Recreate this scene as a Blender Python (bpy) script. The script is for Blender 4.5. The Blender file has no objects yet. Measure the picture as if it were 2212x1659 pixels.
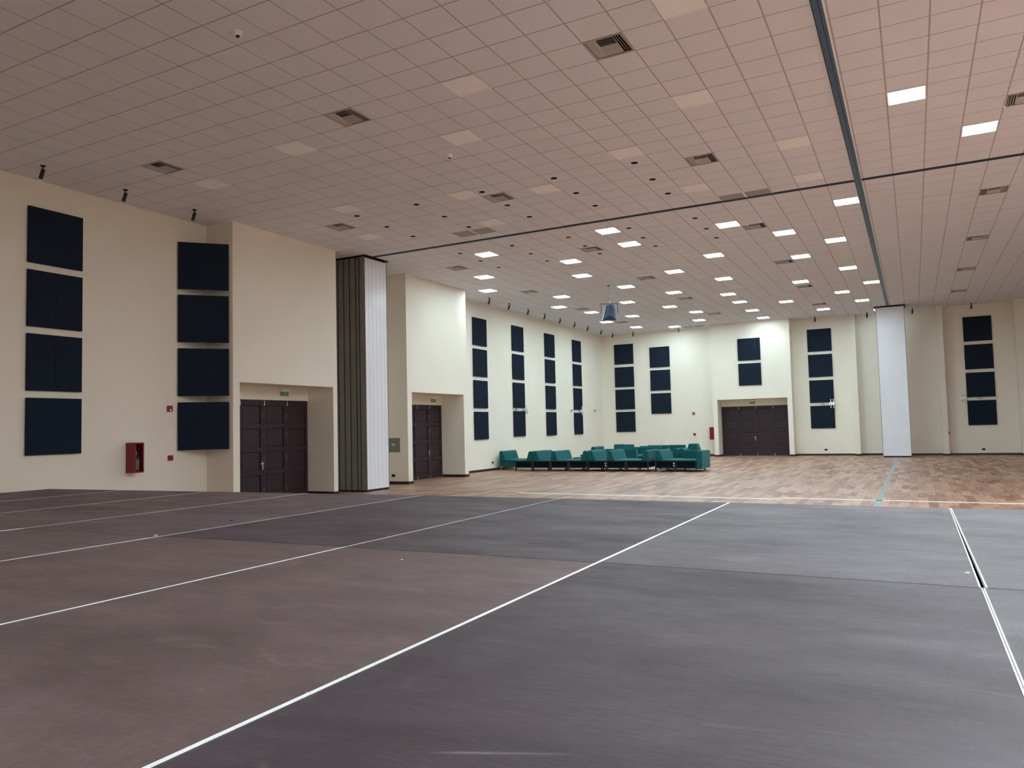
import bpy, bmesh, math, random
from mathutils import Matrix, Vector

random.seed(7)
SC = bpy.context.scene
COL = SC.collection

# ------------------------------------------------------------------ camera
F_PX, W_PX = 1664.33, 2212.0
YAW, PITCH, ROLL = math.radians(27.46375), math.radians(3.28935), math.radians(-1.39776)
EYE = 1.85
CEIL = EYE + 5.525


def cam_axes():
    sy, cy, sp, cp = math.sin(YAW), math.cos(YAW), math.sin(PITCH), math.cos(PITCH)
    fwd = Vector((-sy * cp, cy * cp, sp))
    right = Vector((cy, sy, 0))
    up = right.cross(fwd)
    cr, sr = math.cos(ROLL), math.sin(ROLL)
    return cr * right + sr * up, -sr * right + cr * up, fwd


rr, uu, ff = cam_axes()
cd = bpy.data.cameras.new('camera')
cam = bpy.data.objects.new('camera', cd)
COL.objects.link(cam)
cd.sensor_width = 36.0
cd.lens = F_PX / W_PX * 36.0
cd.clip_start = 0.05
cd.clip_end = 300
m = Matrix.Identity(4)
for k in range(3):
    m[k][0], m[k][1], m[k][2] = rr[k], uu[k], -ff[k]
m[0][3], m[1][3], m[2][3] = 0, 0, EYE
cam.matrix_world = m
SC.camera = cam

# ------------------------------------------------------------------ world, exposure
wd = bpy.data.worlds.new('hall_world')
SC.world = wd
wd.use_nodes = True
wd.node_tree.nodes['Background'].inputs[0].default_value = (0.9, 0.95, 1.0, 1)
wd.node_tree.nodes['Background'].inputs[1].default_value = 0.0
SC.view_settings.view_transform = 'Standard'
SC.view_settings.look = 'None'
SC.view_settings.gamma = 1.0
SC.view_settings.use_curve_mapping = False
SC.view_settings.exposure = 0.32
try:
    SC.cycles.use_denoising = True
    SC.cycles.max_bounces = 10
    SC.cycles.diffuse_bounces = 8
    SC.cycles.glossy_bounces = 4
    SC.cycles.sample_clamp_indirect = 6.0
except Exception:
    pass
LAMP_COLOR = (0.76, 0.98, 1.06)
LAMP_STRENGTH = 44.0
LAMP_NEAR = 104.0


# ------------------------------------------------------------------ materials
def srgb(r, g, b):
    def f(c):
        c /= 255.0
        return c / 12.92 if c <= 0.04045 else ((c + 0.055) / 1.055) ** 2.4
    return (f(r), f(g), f(b), 1)


def mat(name, col, rough=0.6, spec=0.4, metal=0.0, noise=0.0, nscale=4.0, bump=0.0, bscale=80.0,
        stretch=(1, 1, 1), coat=0.0):
    """Principled material with optional procedural mottling and bump."""
    M = bpy.data.materials.new(name)
    M.use_nodes = True
    nt = M.node_tree
    b = nt.nodes['Principled BSDF']
    c = col if len(col) == 4 else (*col, 1)
    b.inputs['Base Color'].default_value = c
    b.inputs['Roughness'].default_value = rough
    b.inputs['Metallic'].default_value = metal
    b.inputs['Specular IOR Level'].default_value = spec
    b.inputs['Coat Weight'].default_value = coat
    tc = nt.nodes.new('ShaderNodeTexCoord')
    mp = nt.nodes.new('ShaderNodeMapping')
    mp.inputs['Scale'].default_value = stretch
    nt.links.new(tc.outputs['Object'], mp.inputs['Vector'])
    nz = nt.nodes.new('ShaderNodeTexNoise')
    nz.inputs['Scale'].default_value = nscale
    nz.inputs['Detail'].default_value = 6
    nt.links.new(mp.outputs[0], nz.inputs['Vector'])
    mr = nt.nodes.new('ShaderNodeMapRange')
    mr.inputs['From Min'].default_value = 0.3
    mr.inputs['From Max'].default_value = 0.7
    mr.inputs['To Min'].default_value = 1 - max(noise, 0.02)
    mr.inputs['To Max'].default_value = 1 + max(noise, 0.02)
    nt.links.new(nz.outputs['Fac'], mr.inputs['Value'])
    mx = nt.nodes.new('ShaderNodeVectorMath')
    mx.operation = 'SCALE'
    mx.inputs[0].default_value = c[:3]
    nt.links.new(mr.outputs[0], mx.inputs['Scale'])
    nt.links.new(mx.outputs[0], b.inputs['Base Color'])
    if bump > 0:
        n2 = nt.nodes.new('ShaderNodeTexNoise')
        n2.inputs['Scale'].default_value = bscale
        n2.inputs['Detail'].default_value = 3
        nt.links.new(mp.outputs[0], n2.inputs['Vector'])
        bp = nt.nodes.new('ShaderNodeBump')
        bp.inputs['Strength'].default_value = bump
        bp.inputs['Distance'].default_value = 0.01
        nt.links.new(n2.outputs['Fac'], bp.inputs['Height'])
        nt.links.new(bp.outputs[0], b.inputs['Normal'])
    return M


def emit(name, col, strength):
    M = bpy.data.materials.new(name)
    M.use_nodes = True
    nt = M.node_tree
    b = nt.nodes['Principled BSDF']
    b.inputs['Base Color'].default_value = (0.8, 0.8, 0.8, 1)
    b.inputs['Emission Color'].default_value = (*col, 1)
    b.inputs['Emission Strength'].default_value = strength
    return M


def wood_floor_mat():
    M = bpy.data.materials.new('wood_plank_floor')
    M.use_nodes = True
    nt = M.node_tree
    N, L = nt.nodes, nt.links
    b = N['Principled BSDF']
    tc = N.new('ShaderNodeTexCoord')
    mp = N.new('ShaderNodeMapping')
    mp.inputs['Rotation'].default_value = (0, 0, math.radians(90))
    L.new(tc.outputs['Object'], mp.inputs['Vector'])
    br = N.new('ShaderNodeTexBrick')
    br.offset = 0.37
    br.inputs['Color1'].default_value = (0, 0, 0, 1)
    br.inputs['Color2'].default_value = (1, 1, 1, 1)
    br.inputs['Mortar'].default_value = (0.3, 0.3, 0.3, 1)
    br.inputs['Scale'].default_value = 1.0
    br.inputs['Mortar Size'].default_value = 0.003
    br.inputs['Bias'].default_value = 0.0
    br.inputs['Brick Width'].default_value = 1.25
    br.inputs['Row Height'].default_value = 0.19
    L.new(mp.outputs[0], br.inputs['Vector'])
    mp2 = N.new('ShaderNodeMapping')
    mp2.inputs['Scale'].default_value = (6, 0.7, 1)
    L.new(tc.outputs['Object'], mp2.inputs['Vector'])
    nz = N.new('ShaderNodeTexNoise')
    nz.inputs['Scale'].default_value = 2.2
    nz.inputs['Detail'].default_value = 7
    L.new(mp2.outputs[0], nz.inputs['Vector'])
    ad = N.new('ShaderNodeMath')
    ad.operation = 'MULTIPLY_ADD'
    ad.inputs[1].default_value = 0.45
    L.new(br.outputs['Color'], ad.inputs[0])
    ml = N.new('ShaderNodeMath')
    ml.operation = 'MULTIPLY'
    ml.inputs[1].default_value = 0.75
    L.new(nz.outputs['Fac'], ml.inputs[0])
    L.new(ml.outputs[0], ad.inputs[2])
    cr = N.new('ShaderNodeValToRGB')
    e = cr.color_ramp.elements
    e[0].position, e[0].color = 0.18, (0.135, 0.062, 0.040, 1)
    e[1].position, e[1].color = 0.85, (0.50, 0.31, 0.215, 1)
    k = e.new(0.5)
    k.color = (0.30, 0.162, 0.108, 1)
    L.new(ad.outputs[0], cr.inputs['Fac'])
    L.new(cr.outputs['Color'], b.inputs['Base Color'])
    b.inputs['Roughness'].default_value = 0.42
    b.inputs['Specular IOR Level'].default_value = 0.5
    return M


def deck_mat(name, tint, seed):
    """Worn film-faced plywood: fine fibres, dusty scuffs and thin scratches."""
    M = bpy.data.materials.new(name)
    M.use_nodes = True
    nt = M.node_tree
    N, L = nt.nodes, nt.links
    b = N['Principled BSDF']
    tc = N.new('ShaderNodeTexCoord')

    def noise(scale, stretch, detail=6, rot=0.0, off=0.0, dist=0.0):
        mp = N.new('ShaderNodeMapping')
        mp.inputs['Scale'].default_value = stretch
        mp.inputs['Rotation'].default_value = (0, 0, rot)
        mp.inputs['Location'].default_value = (seed * 3.1 + off, seed * 1.7, 0)
        L.new(tc.outputs['Object'], mp.inputs['Vector'])
        n = N.new('ShaderNodeTexNoise')
        n.inputs['Scale'].default_value = scale
        n.inputs['Detail'].default_value = detail
        n.inputs['Roughness'].default_value = 0.65
        n.inputs['Distortion'].default_value = dist
        L.new(mp.outputs[0], n.inputs['Vector'])
        return n.outputs['Fac']

    def rng(v, a, c, lo, hi):
        r = N.new('ShaderNodeMapRange')
        r.inputs['From Min'].default_value = a
        r.inputs['From Max'].default_value = c
        r.inputs['To Min'].default_value = lo
        r.inputs['To Max'].default_value = hi
        L.new(v, r.inputs['Value'])
        return r.outputs[0]

    def mth(op, a, c):
        q = N.new('ShaderNodeMath')
        q.operation = op
        for i, v in enumerate((a, c)):
            if isinstance(v, (int, float)):
                q.inputs[i].default_value = v
            else:
                L.new(v, q.inputs[i])
        return q.outputs[0]

    fib = rng(noise(30, (1, 6, 1)), 0.3, 0.7, 0.84, 1.16)
    fib2 = rng(noise(22, (6, 0.8, 1), off=5), 0.3, 0.7, 0.88, 1.12)
    blot = rng(noise(1.3, (1, 1.6, 1), rot=0.5, dist=0.6), 0.3, 0.7, 0.74, 1.28)
    dust = rng(noise(3.4, (1, 3.5, 1), rot=-0.25, off=9, dist=1.2), 0.56, 0.76, 0.0, 0.5)
    v = mth('MULTIPLY', mth('MULTIPLY', fib, fib2), blot)
    v = mth('ADD', v, dust)
    mx = N.new('ShaderNodeVectorMath')
    mx.operation = 'SCALE'
    mx.inputs[0].default_value = tint
    L.new(v, mx.inputs['Scale'])
    # scratches, pale dust coloured
    vo = N.new('ShaderNodeTexVoronoi')
    vo.feature = 'DISTANCE_TO_EDGE'
    mp = N.new('ShaderNodeMapping')
    mp.inputs['Scale'].default_value = (0.5, 2.2, 1)
    mp.inputs['Rotation'].default_value = (0, 0, 0.35 + seed * 0.3)
    L.new(tc.outputs['Object'], mp.inputs['Vector'])
    L.new(mp.outputs[0], vo.inputs['Vector'])
    vo.inputs['Scale'].default_value = 0.9
    s = rng(vo.outputs['Distance'], 0.0, 0.006, 0.35, 0.0)
    gate = rng(noise(2.0, (1, 1, 1), off=14), 0.55, 0.68, 0.0, 1.0)
    s = mth('MULTIPLY', s, gate)
    mix = N.new('ShaderNodeMix')
    mix.data_type = 'RGBA'
    L.new(s, mix.inputs[0])
    L.new(mx.outputs[0], mix.inputs[6])
    mix.inputs[7].default_value = (0.34, 0.31, 0.31, 1)
    L.new(mix.outputs[2], b.inputs['Base Color'])
    L.new(rng(noise(2.1, (1, 2, 1), off=20), 0.3, 0.7, 0.42, 0.62), b.inputs['Roughness'])
    b.inputs['Specular IOR Level'].default_value = 0.25
    bp = N.new('ShaderNodeBump')
    bp.inputs['Strength'].default_value = 0.25
    bp.inputs['Distance'].default_value = 0.004
    L.new(noise(16, (1, 5, 1), off=31), bp.inputs['Height'])
    L.new(bp.outputs[0], b.inputs['Normal'])
    return M


MT = {}
MT['wall'] = mat('cream_painted_plaster', (0.85, 0.795, 0.69), 0.75, 0.25, noise=0.012, nscale=0.8, bump=0.08, bscale=40)
MT['tile'] = mat('mineral_ceiling_tile', (0.79, 0.80, 0.87), 0.85, 0.2, noise=0.02, nscale=1.2, bump=0.35, bscale=60)
MT['tbar'] = mat('painted_ceiling_grid', (0.46, 0.42, 0.42), 0.6, 0.3)
MT['opal'] = mat('unlit_opal_diffuser', (0.97, 0.98, 1.0), 0.5, 0.4)
MT['lit'] = emit('lit_diffuser_cool', LAMP_COLOR, LAMP_STRENGTH)
MT['litn'] = emit('lit_diffuser_near', (0.81, 0.93, 1.0), LAMP_NEAR)
MT['whitemetal'] = mat('white_painted_metal', (0.9, 0.9, 0.9), 0.4, 0.5)
MT['ventmetal'] = mat('grey_vent_metal', (0.52, 0.49, 0.48), 0.45, 0.4)
MT['duct'] = mat('dark_duct_inside', (0.012, 0.013, 0.015), 0.8, 0.2)
MT['grille'] = mat('grey_perforated_grille', (0.36, 0.33, 0.33), 0.6, 0.3, noise=0.15, nscale=200)
MT['black'] = mat('black_metal', (0.012, 0.012, 0.014), 0.45, 0.4)
MT['hole'] = mat('matt_shade_black', (0.01, 0.01, 0.01), 0.9, 0.1)  # shade of ceiling holes as colour; also used for the light-blocking skirt
MT['fabric'] = mat('navy_black_fabric', (0.016, 0.023, 0.037), 0.95, 0.03, noise=0.12, nscale=120, bump=0.2, bscale=300)
MT['door'] = mat('dark_aubergine_door_paint', (0.034, 0.020, 0.026), 0.45, 0.35, noise=0.08, nscale=3)
MT['base'] = mat('dark_wood_skirting', (0.045, 0.015, 0.013), 0.35, 0.5)
MT['chrome'] = mat('satin_steel', (0.62, 0.62, 0.62), 0.3, 0.5, metal=0.9)
MT['floor'] = wood_floor_mat()
MT['tape'] = mat('tape_sheen_and_flake_white', (0.78, 0.76, 0.72), 0.35, 0.5, noise=0.05, nscale=5)  # tape white imitates a grazing reflection; the flakes are truly white
MT['bluetape'] = mat('grey_green_floor_tape', (0.30, 0.33, 0.32), 0.5, 0.4, noise=0.08, nscale=5)
MT['rail'] = mat('slate_blue_track_metal', (0.040, 0.105, 0.205), 0.4, 0.4)
MT['raildark'] = mat('black_track_slot', (0.008, 0.010, 0.016), 0.6, 0.3)
MT['laminate'] = mat('lilac_white_laminate', (0.85, 0.86, 0.92), 0.2, 0.5, noise=0.02, nscale=2)
MT['groove'] = mat('panel_joint_line', (0.42, 0.42, 0.47), 0.4, 0.4)
MT['pedge'] = mat('grey_panel_edge', (0.20, 0.19, 0.18), 0.55, 0.4, noise=0.08, nscale=6, stretch=(1, 1, .2))
MT['alu'] = mat('mill_aluminium', (0.90, 0.93, 0.92), 0.28, 0.5, metal=0.15)
MT['teal'] = mat('teal_woven_upholstery', (0.004, 0.085, 0.090), 0.85, 0.25, noise=0.10, nscale=40, bump=0.15, bscale=200)
_t = MT['teal'].node_tree.nodes['Principled BSDF']
_t.inputs['Sheen Weight'].default_value = 0.3
_t.inputs['Sheen Roughness'].default_value = 0.35
_t.inputs['Sheen Tint'].default_value = (0.45, 0.9, 0.95, 1)
MT['tealshade'] = mat('teal_base_in_shade', (0.003, 0.009, 0.014), 0.9, 0.1)  # shadow under the seats put into the base colour
MT['walnut'] = mat('dark_walnut_frame', (0.020, 0.012, 0.012), 0.4, 0.45, noise=0.2, nscale=5, stretch=(1, 1, 6))
MT['red'] = mat('fire_red_enamel', (0.21, 0.006, 0.018), 0.4, 0.45)
MT['redb'] = mat('bright_red_plastic', (0.27, 0.008, 0.022), 0.4, 0.45)
MT['green'] = mat('green_sign_face', (0.15, 0.30, 0.12), 0.5, 0.4)
MT['palegreen'] = mat('pale_green_mark', (0.30, 0.50, 0.26), 0.5, 0.4)
MT['label'] = mat('olive_paper_label', (0.22, 0.33, 0.12), 0.6, 0.3)
MT['greybox'] = mat('olive_grey_access_door', (0.19, 0.19, 0.15), 0.5, 0.4)
MT['speaker'] = mat('navy_speaker_cabinet', (0.026, 0.052, 0.11), 0.4, 0.45)
MT['cable'] = mat('grey_steel_cable', (0.25, 0.25, 0.25), 0.5, 0.4)
MT['chip'] = mat('pale_wood_chip', (0.72, 0.62, 0.55), 0.7, 0.3)
MT['glass'] = bpy.data.materials.new('cabinet_glass')
MT['glass'].use_nodes = True
_b = MT['glass'].node_tree.nodes['Principled BSDF']
_b.inputs['Base Color'].default_value = (0.9, 0.95, 0.95, 1)
_b.inputs['Roughness'].default_value = 0.03
_b.inputs['Transmission Weight'].default_value = 1.0
_b.inputs['IOR'].default_value = 1.1
DECK = [deck_mat('deck_plywood_brown', (0.108, 0.076, 0.074), 1), deck_mat('deck_plywood_mauve', (0.096, 0.072, 0.077), 2),
        deck_mat('deck_plywood_lamp_grey', (0.056, 0.043, 0.050), 3), deck_mat('deck_plywood_lamp_pale', (0.090, 0.079, 0.086), 4)]  # grey and pale tints carry lamp reflection in the board colour


# ------------------------------------------------------------------ mesh helpers
def box(bm, x0, x1, y0, y1, z0, z1, skew=None, mi=0):
    vs = [bm.verts.new((x, y, z)) for x in (x0, x1) for y in (y0, y1) for z in (z0, z1)]
    if skew:
        for v in vs:
            v.co = skew(v.co)
    for f in ((0, 1, 3, 2), (4, 6, 7, 5), (0, 4, 5, 1), (2, 3, 7, 6), (0, 2, 6, 4), (1, 5, 7, 3)):
        fc = bm.faces.new([vs[i] for i in f])
        fc.material_index = mi
    return vs


def cyl(bm, p0, p1, r0, r1=None, n=16):
    r1 = r0 if r1 is None else r1
    p0, p1 = Vector(p0), Vector(p1)
    d = (p1 - p0).normalized()
    a = d.orthogonal().normalized()
    b = d.cross(a)
    ra, rb = [], []
    for i in range(n):
        t = 2 * math.pi * i / n
        o = a * math.cos(t) + b * math.sin(t)
        ra.append(bm.verts.new(p0 + o * r0))
        rb.append(bm.verts.new(p1 + o * r1))
    for i in range(n):
        j = (i + 1) % n
        bm.faces.new((ra[i], ra[j], rb[j], rb[i]))
    bm.faces.new(list(reversed(ra)))
    bm.faces.new(rb)


def prism(bm, pts, axis, a, b):
    """Extrude a 2-D outline along an axis: axis 'y' -> pts are (x,z); 'z' -> (x,y); 'x' -> (y,z)."""
    def P(p, t):
        return {'y': (p[0], t, p[1]), 'z': (p[0], p[1], t), 'x': (t, p[0], p[1])}[axis]
    A = [bm.verts.new(P(p, a)) for p in pts]
    B = [bm.verts.new(P(p, b)) for p in pts]
    n = len(pts)
    for i in range(n):
        j = (i + 1) % n
        bm.faces.new((A[i], A[j], B[j], B[i]))
    bm.faces.new(list(reversed(A)))
    bm.faces.new(B)


def obj(name, bm, material, parent=None, bevel=0.0, seg=2, smooth=False):
    bmesh.ops.recalc_face_normals(bm, faces=bm.faces[:])
    if bevel > 0:
        bmesh.ops.bevel(bm, geom=[e for e in bm.edges if len(e.link_faces) == 2 and e.calc_face_angle(0) > 0.4],
                        offset=bevel, segments=seg, affect='EDGES', profile=0.5)
    me = bpy.data.meshes.new(name)
    bm.to_mesh(me)
    bm.free()
    for mm in (material if isinstance(material, (list, tuple)) else [material]):
        me.materials.append(mm)
    if smooth:
        for p in me.polygons:
            p.use_smooth = True
    o = bpy.data.objects.new(name, me)
    COL.objects.link(o)
    if parent:
        o.parent = parent
    return o


def B():
    return bmesh.new()


def boxobj(name, dims, material, parent=None, bevel=0.0):
    bm = B()
    box(bm, *dims)
    return obj(name, bm, material, parent, bevel)


def thing(name, label, cat, loc=(0, 0, 0), rz=0.0, group=None):
    o = bpy.data.objects.new(name, None)
    COL.objects.link(o)
    o.empty_display_size = 0.1
    o.location = loc
    o.rotation_euler = (0, 0, rz)
    return tag(o, label, cat, group)


def tag(o, label, cat, group=None):
    o['label'] = label
    o['category'] = cat
    if group:
        o['group'] = group
    return o


def struct(name, bm, material, parent=None, bevel=0.0):
    o = obj(name, bm, material, parent, bevel)
    o['kind'] = 'structure'
    return o


def dup(root, loc, rz, label, group=None):
    r = root.copy()
    COL.objects.link(r)
    r.location = loc
    r.rotation_euler = (0, 0, rz)
    r['label'] = label
    if group:
        r['group'] = group
    for ch in list(root.children):
        c = ch.copy()
        COL.objects.link(c)
        c.parent = r
        for g in ch.children:
            d = g.copy()
            COL.objects.link(d)
            d.parent = c
    return r


ORD = ['first', 'second', 'third', 'fourth', 'fifth', 'sixth', 'seventh', 'eighth', 'ninth', 'tenth', 'eleventh',
       'twelfth', 'thirteenth', 'fourteenth', 'fifteenth', 'sixteenth', 'seventeenth', 'eighteenth', 'nineteenth',
       'twentieth', 'twenty-first', 'twenty-second', 'twenty-third', 'twenty-fourth', 'twenty-fifth', 'twenty-sixth',
       'twenty-seventh', 'twenty-eighth', 'twenty-ninth', 'thirtieth', 'thirty-first', 'thirty-second', 'thirty-third',
       'thirty-fourth', 'thirty-fifth', 'thirty-sixth', 'thirty-seventh', 'thirty-eighth', 'thirty-ninth', 'fortieth',
       'forty-first', 'forty-second']

# ------------------------------------------------------------------ ceiling grid frames, one per hall quarter
SK = -0.0117            # the cross runners lie a hair off square to the walls
TX, TY = -0.885, 19.25  # where the two tracks cross


class Grid:
    def __init__(s, x0, tx, y0, ty, xr, yr):
        s.x0, s.tx, s.y0, s.ty, s.xr, s.yr = x0, tx, y0, ty, xr, yr
        s.used = {}

    def P(s, i, j):
        x = s.x0 + s.tx * i
        return x, s.y0 + s.ty * j + SK * (x + 0.9)

    def idx(s, x, y):
        i = round((x - s.x0) / s.tx)
        xc = s.x0 + s.tx * i
        j = round((y - SK * (xc + 0.9) - s.y0) / s.ty)
        return i, j

    def take(s, x, y, what):
        ij = s.idx(x, y)
        s.used[ij] = what
        return (*s.P(*ij),)


G = {
    'nl': Grid(-1.25, 0.61, 15.94, 0.6165, (-16.7, TX - 0.07), (-5.6, TY - 0.05)),
    'fl': Grid(-1.25, 0.619, 22.22, 0.6197, (-16.9, TX - 0.07), (TY + 0.05, 44.6)),
    'nr': Grid(0.15, 0.615, 14.62, 0.612, (TX + 0.07, 14.7), (-5.6, TY - 0.05)),
    'fr': Grid(0.155, 0.615, 22.03, 0.62, (TX + 0.07, 14.7), (TY + 0.05, 44.6)),
}


def quarter(x, y):
    return G[('n' if y < TY + SK * (x + 0.9) else 'f') + ('l' if x < TX else 'r')]


LIT = [(-7.44, 20.44), (-1.25, 20.88), (-11.79, 21.20), (-4.35, 21.63), (-7.46, 22.35), (-9.97, 23.66), (-3.11, 23.50),
       (-13.68, 24.34), (-1.86, 25.22), (-5.61, 25.44), (-10.60, 26.13), (-14.91, 26.80), (-7.49, 27.32),
       (-3.10, 27.15), (-9.97, 29.16), (-13.10, 29.89), (-6.22, 29.68), (-1.85, 30.22), (-8.75, 31.68),
       (-14.44, 32.55), (-3.73, 32.13), (-11.26, 32.96), (-6.87, 33.48), (-1.24, 33.85), (-13.78, 34.92),
       (-10.02, 35.44), (-6.85, 35.90), (-2.48, 35.78), (-12.54, 37.34), (-4.98, 37.07), (-9.38, 37.84),
       (-14.46, 38.71), (-6.87, 39.09), (-1.85, 38.91), (-10.02, 40.99), (-3.74, 40.93), (-13.85, 41.87),
       (-6.87, 42.20), (-1.55, 42.61), (-11.96, 43.02)]
NEAR_LIT = [(0.15, 14.61), (1.39, 17.02), (1.75, 12.9), (0.75, 10.9), (3.2, 14.7), (5.6, 17.1), (5.0, 12.3),
            (7.5, 14.7), (10.0, 17.1), (9.3, 11.6), (12.4, 14.1), (3.2, 9.2), (6.9, 9.2), (11.2, 8.0), (1.4, 7.3),
            (4.4, 6.1), (8.1, 5.5), (12.4, 4.9), (0.75, 4.2), (5.6, 2.4), (10.0, 1.8), (2.6, 1.2), (1.4, -1.6),
            (7.5, -1.3), (12.4, -0.6), (4.4, -3.7), (10.0, -3.7)]
OFF = [(-2.49, 9.98), (-6.13, 10.45), (-10.38, 11.04), (-13.44, 11.64), (-7.36, 12.30), (-3.07, 12.86),
       (-12.23, 14.73), (-4.94, 14.71), (-9.25, 15.44), (-7.42, 16.04), (-1.85, 15.87), (-13.52, 17.27),
       (-9.85, 17.88), (-4.32, 17.82), (-1.84, 18.35)]
VENT = [(-13.41, 10.43), (-8.56, 10.45), (-3.67, 10.42), (-13.54, 16.07), (-8.61, 16.06), (-3.67, 15.95),
        (1.99, 15.85), (-3.71, 22.19), (1.99, 22.00), (-13.52, 22.43), (-8.68, 22.37), (-3.69, 27.66), (2.02, 27.53),
        (-13.69, 28.02), (-8.68, 27.83), (2.02, 33.07), (-13.77, 33.63), (-8.80, 33.42), (-3.70, 33.30),
        (-13.74, 39.26), (-8.69, 39.03), (-3.71, 38.90), (2.07, 38.74)]
GRILLE = [((-10.84, 18.82), (-10.23, 18.84)), ((-3.76, 18.9), (-3.12, 18.84)), ((-11.1, 43.56), (-10.5, 43.56))]

RZ = math.atan(SK)


def px_of(x, y, z):
    d = Vector((x, y, z - EYE))
    c = d.dot(ff)
    return 1106 + F_PX * d.dot(rr) / c, 829.5 - F_PX * d.dot(uu) / c


# --- lights
def lamp_proto(w, d, mtl, name):
    t = thing(name, 'x', 'ceiling light')
    bm = B()
    fw = 0.022
    for (a, b, c, e) in ((-w / 2, w / 2, -d / 2, -d / 2 + fw), (-w / 2, w / 2, d / 2 - fw, d / 2),
                         (-w / 2, -w / 2 + fw, -d / 2 + fw, d / 2 - fw), (w / 2 - fw, w / 2, -d / 2 + fw, d / 2 - fw)):
        box(bm, a, b, c, e, -0.012, 0.05)
    obj('frame', bm, MT['whitemetal'], t)
    boxobj('diffuser', (-w / 2 + fw, w / 2 - fw, -d / 2 + fw, d / 2 - fw, -0.006, 0.03), mtl, t)
    return t


CW, CD = 0.600, 0.600
lit0 = lamp_proto(CW, CD, MT['lit'], 'ceiling_light')
litn0 = lamp_proto(CW, CD, MT['litn'], 'ceiling_light')
off0 = lamp_proto(CW, CD, MT['opal'], 'ceiling_light')


def place(proto, flag, loc, rz, label, group):
    if not flag:
        flag.append(1)
        proto.location = loc
        proto.rotation_euler = (0, 0, rz)
        proto['label'] = label
        proto['group'] = group
        return proto
    return dup(proto, loc, rz, label, group)


pl = []
for x, y in LIT:
    cx, cy = quarter(x, y).take(x, y, 'lit')
    pl.append((px_of(cx, cy, CEIL)[0], cx, cy))
pl.sort()
fl_ = []
for k, (px, cx, cy) in enumerate(pl):
    place(lit0, fl_, (cx, cy, CEIL), RZ,
          'glowing square ceiling light beyond the black track, %s from the left' % ORD[k], 'lit ceiling lights in the far hall')
fl_ = []
pl = []
for x, y in NEAR_LIT:
    cx, cy = G['nr'].take(x, y, 'lit')
    pl.append((cx, cy))
near_names = {0: 'glowing square ceiling light right of the blue track, left of the visible pair',
              1: 'glowing square ceiling light right of the blue track, right of the visible pair'}
for k, (cx, cy) in enumerate(pl):
    place(litn0, fl_, (cx, cy, CEIL), RZ,
          near_names.get(k, 'glowing square ceiling light of the near right hall, beyond the frame edge'),
          'lit ceiling lights in the near right hall')
fl_ = []
pl = []
for x, y in OFF:
    cx, cy = G['nl'].take(x, y, 'off')
    pl.append((px_of(cx, cy, CEIL)[0], cx, cy))
pl.sort()
for k, (px, cx, cy) in enumerate(pl):
    place(off0, fl_, (cx, cy, CEIL), RZ,
          'unlit pale square ceiling light before the black track, %s from the left' % ORD[k], 'unlit ceiling lights in the near left hall')


# --- vents: louvred four-way diffusers over a dark duct
def vent_proto():
    t = thing('air_vent', 'x', 'air vent')
    h = 0.295
    bm = B()
    fw = 0.016
    for (a, b, c, e) in ((-h, h, -h, -h + fw), (-h, h, h - fw, h), (-h, -h + fw, -h + fw, h - fw), (h - fw, h, -h + fw, h - fw)):
        box(bm, a, b, c, e, -0.008, 0.01)
    obj('frame', bm, MT['ventmetal'], t)
    bm = B()
    box(bm, -h, h, -h, -h + .01, 0.01, 0.4)
    box(bm, -h, h, h - .01, h, 0.01, 0.4)
    box(bm, -h, -h + .01, -h + .01, h - .01, 0.01, 0.4)
    box(bm, h - .01, h, -h + .01, h - .01, 0.01, 0.4)
    box(bm, -h, h, -h, h, 0.4, 0.41)
    obj('duct_box', bm, MT['duct'], t)
    # side blocks of slats running along y
    for sx in (-1, 1):
        for k in range(4):
            xc = sx * (0.262 - 0.036 * k)
            bm = B()
            prism(bm, [(xc - .003, 0.0), (xc + .003, 0.0), (xc + .003 - sx * .026, 0.032), (xc - .003 - sx * .026, 0.032)], 'y', -h + fw, h - fw)
            obj('slat', bm, MT['ventmetal'], t)
    # centre block, far half: slats along x
    for k in range(6):
        yc = 0.250 - 0.042 * k
        bm = B()
        prism(bm, [(yc - .003, 0.0), (yc + .003, 0.0), (yc - .033, 0.028), (yc - .039, 0.028)], 'x', -0.135, 0.135)
        obj('slat', bm, MT['ventmetal'], t)
    for k in range(4):
        yc = -0.215 + 0.056 * k
        bm = B()
        prism(bm, [(yc - .002, 0.012), (yc + .002, 0.012), (yc + .052, 0.060), (yc + .048, 0.060)], 'x', -0.135, 0.135)
        obj('slat', bm, MT['ventmetal'], t)
    return t


vent0 = vent_proto()
fl_ = []
colname = {-13: 'left column', -8: 'middle column', -3: 'right column'}
cnt = {}
for x, y in sorted(VENT, key=lambda p: p[1]):
    cx, cy = quarter(x, y).take(x, y, 'vent')
    if x > TX:
        lab = 'grey louvred air vent right of the blue track, %s counting from the camera'
        ck = 'r'
    else:
        side = 'before' if y < TY else 'beyond'
        c = 'left' if x < -12 else ('middle' if x < -6 else 'right')
        ck = side + c
        lab = 'grey louvred air vent ' + side + ' the black track, ' + c + ' column, %s from the camera'
    cnt[ck] = cnt.get(ck, 0) + 1
    place(vent0, fl_, (cx, cy, CEIL), RZ, lab % ORD[cnt[ck] - 1], 'air vents in the ceiling')

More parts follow.
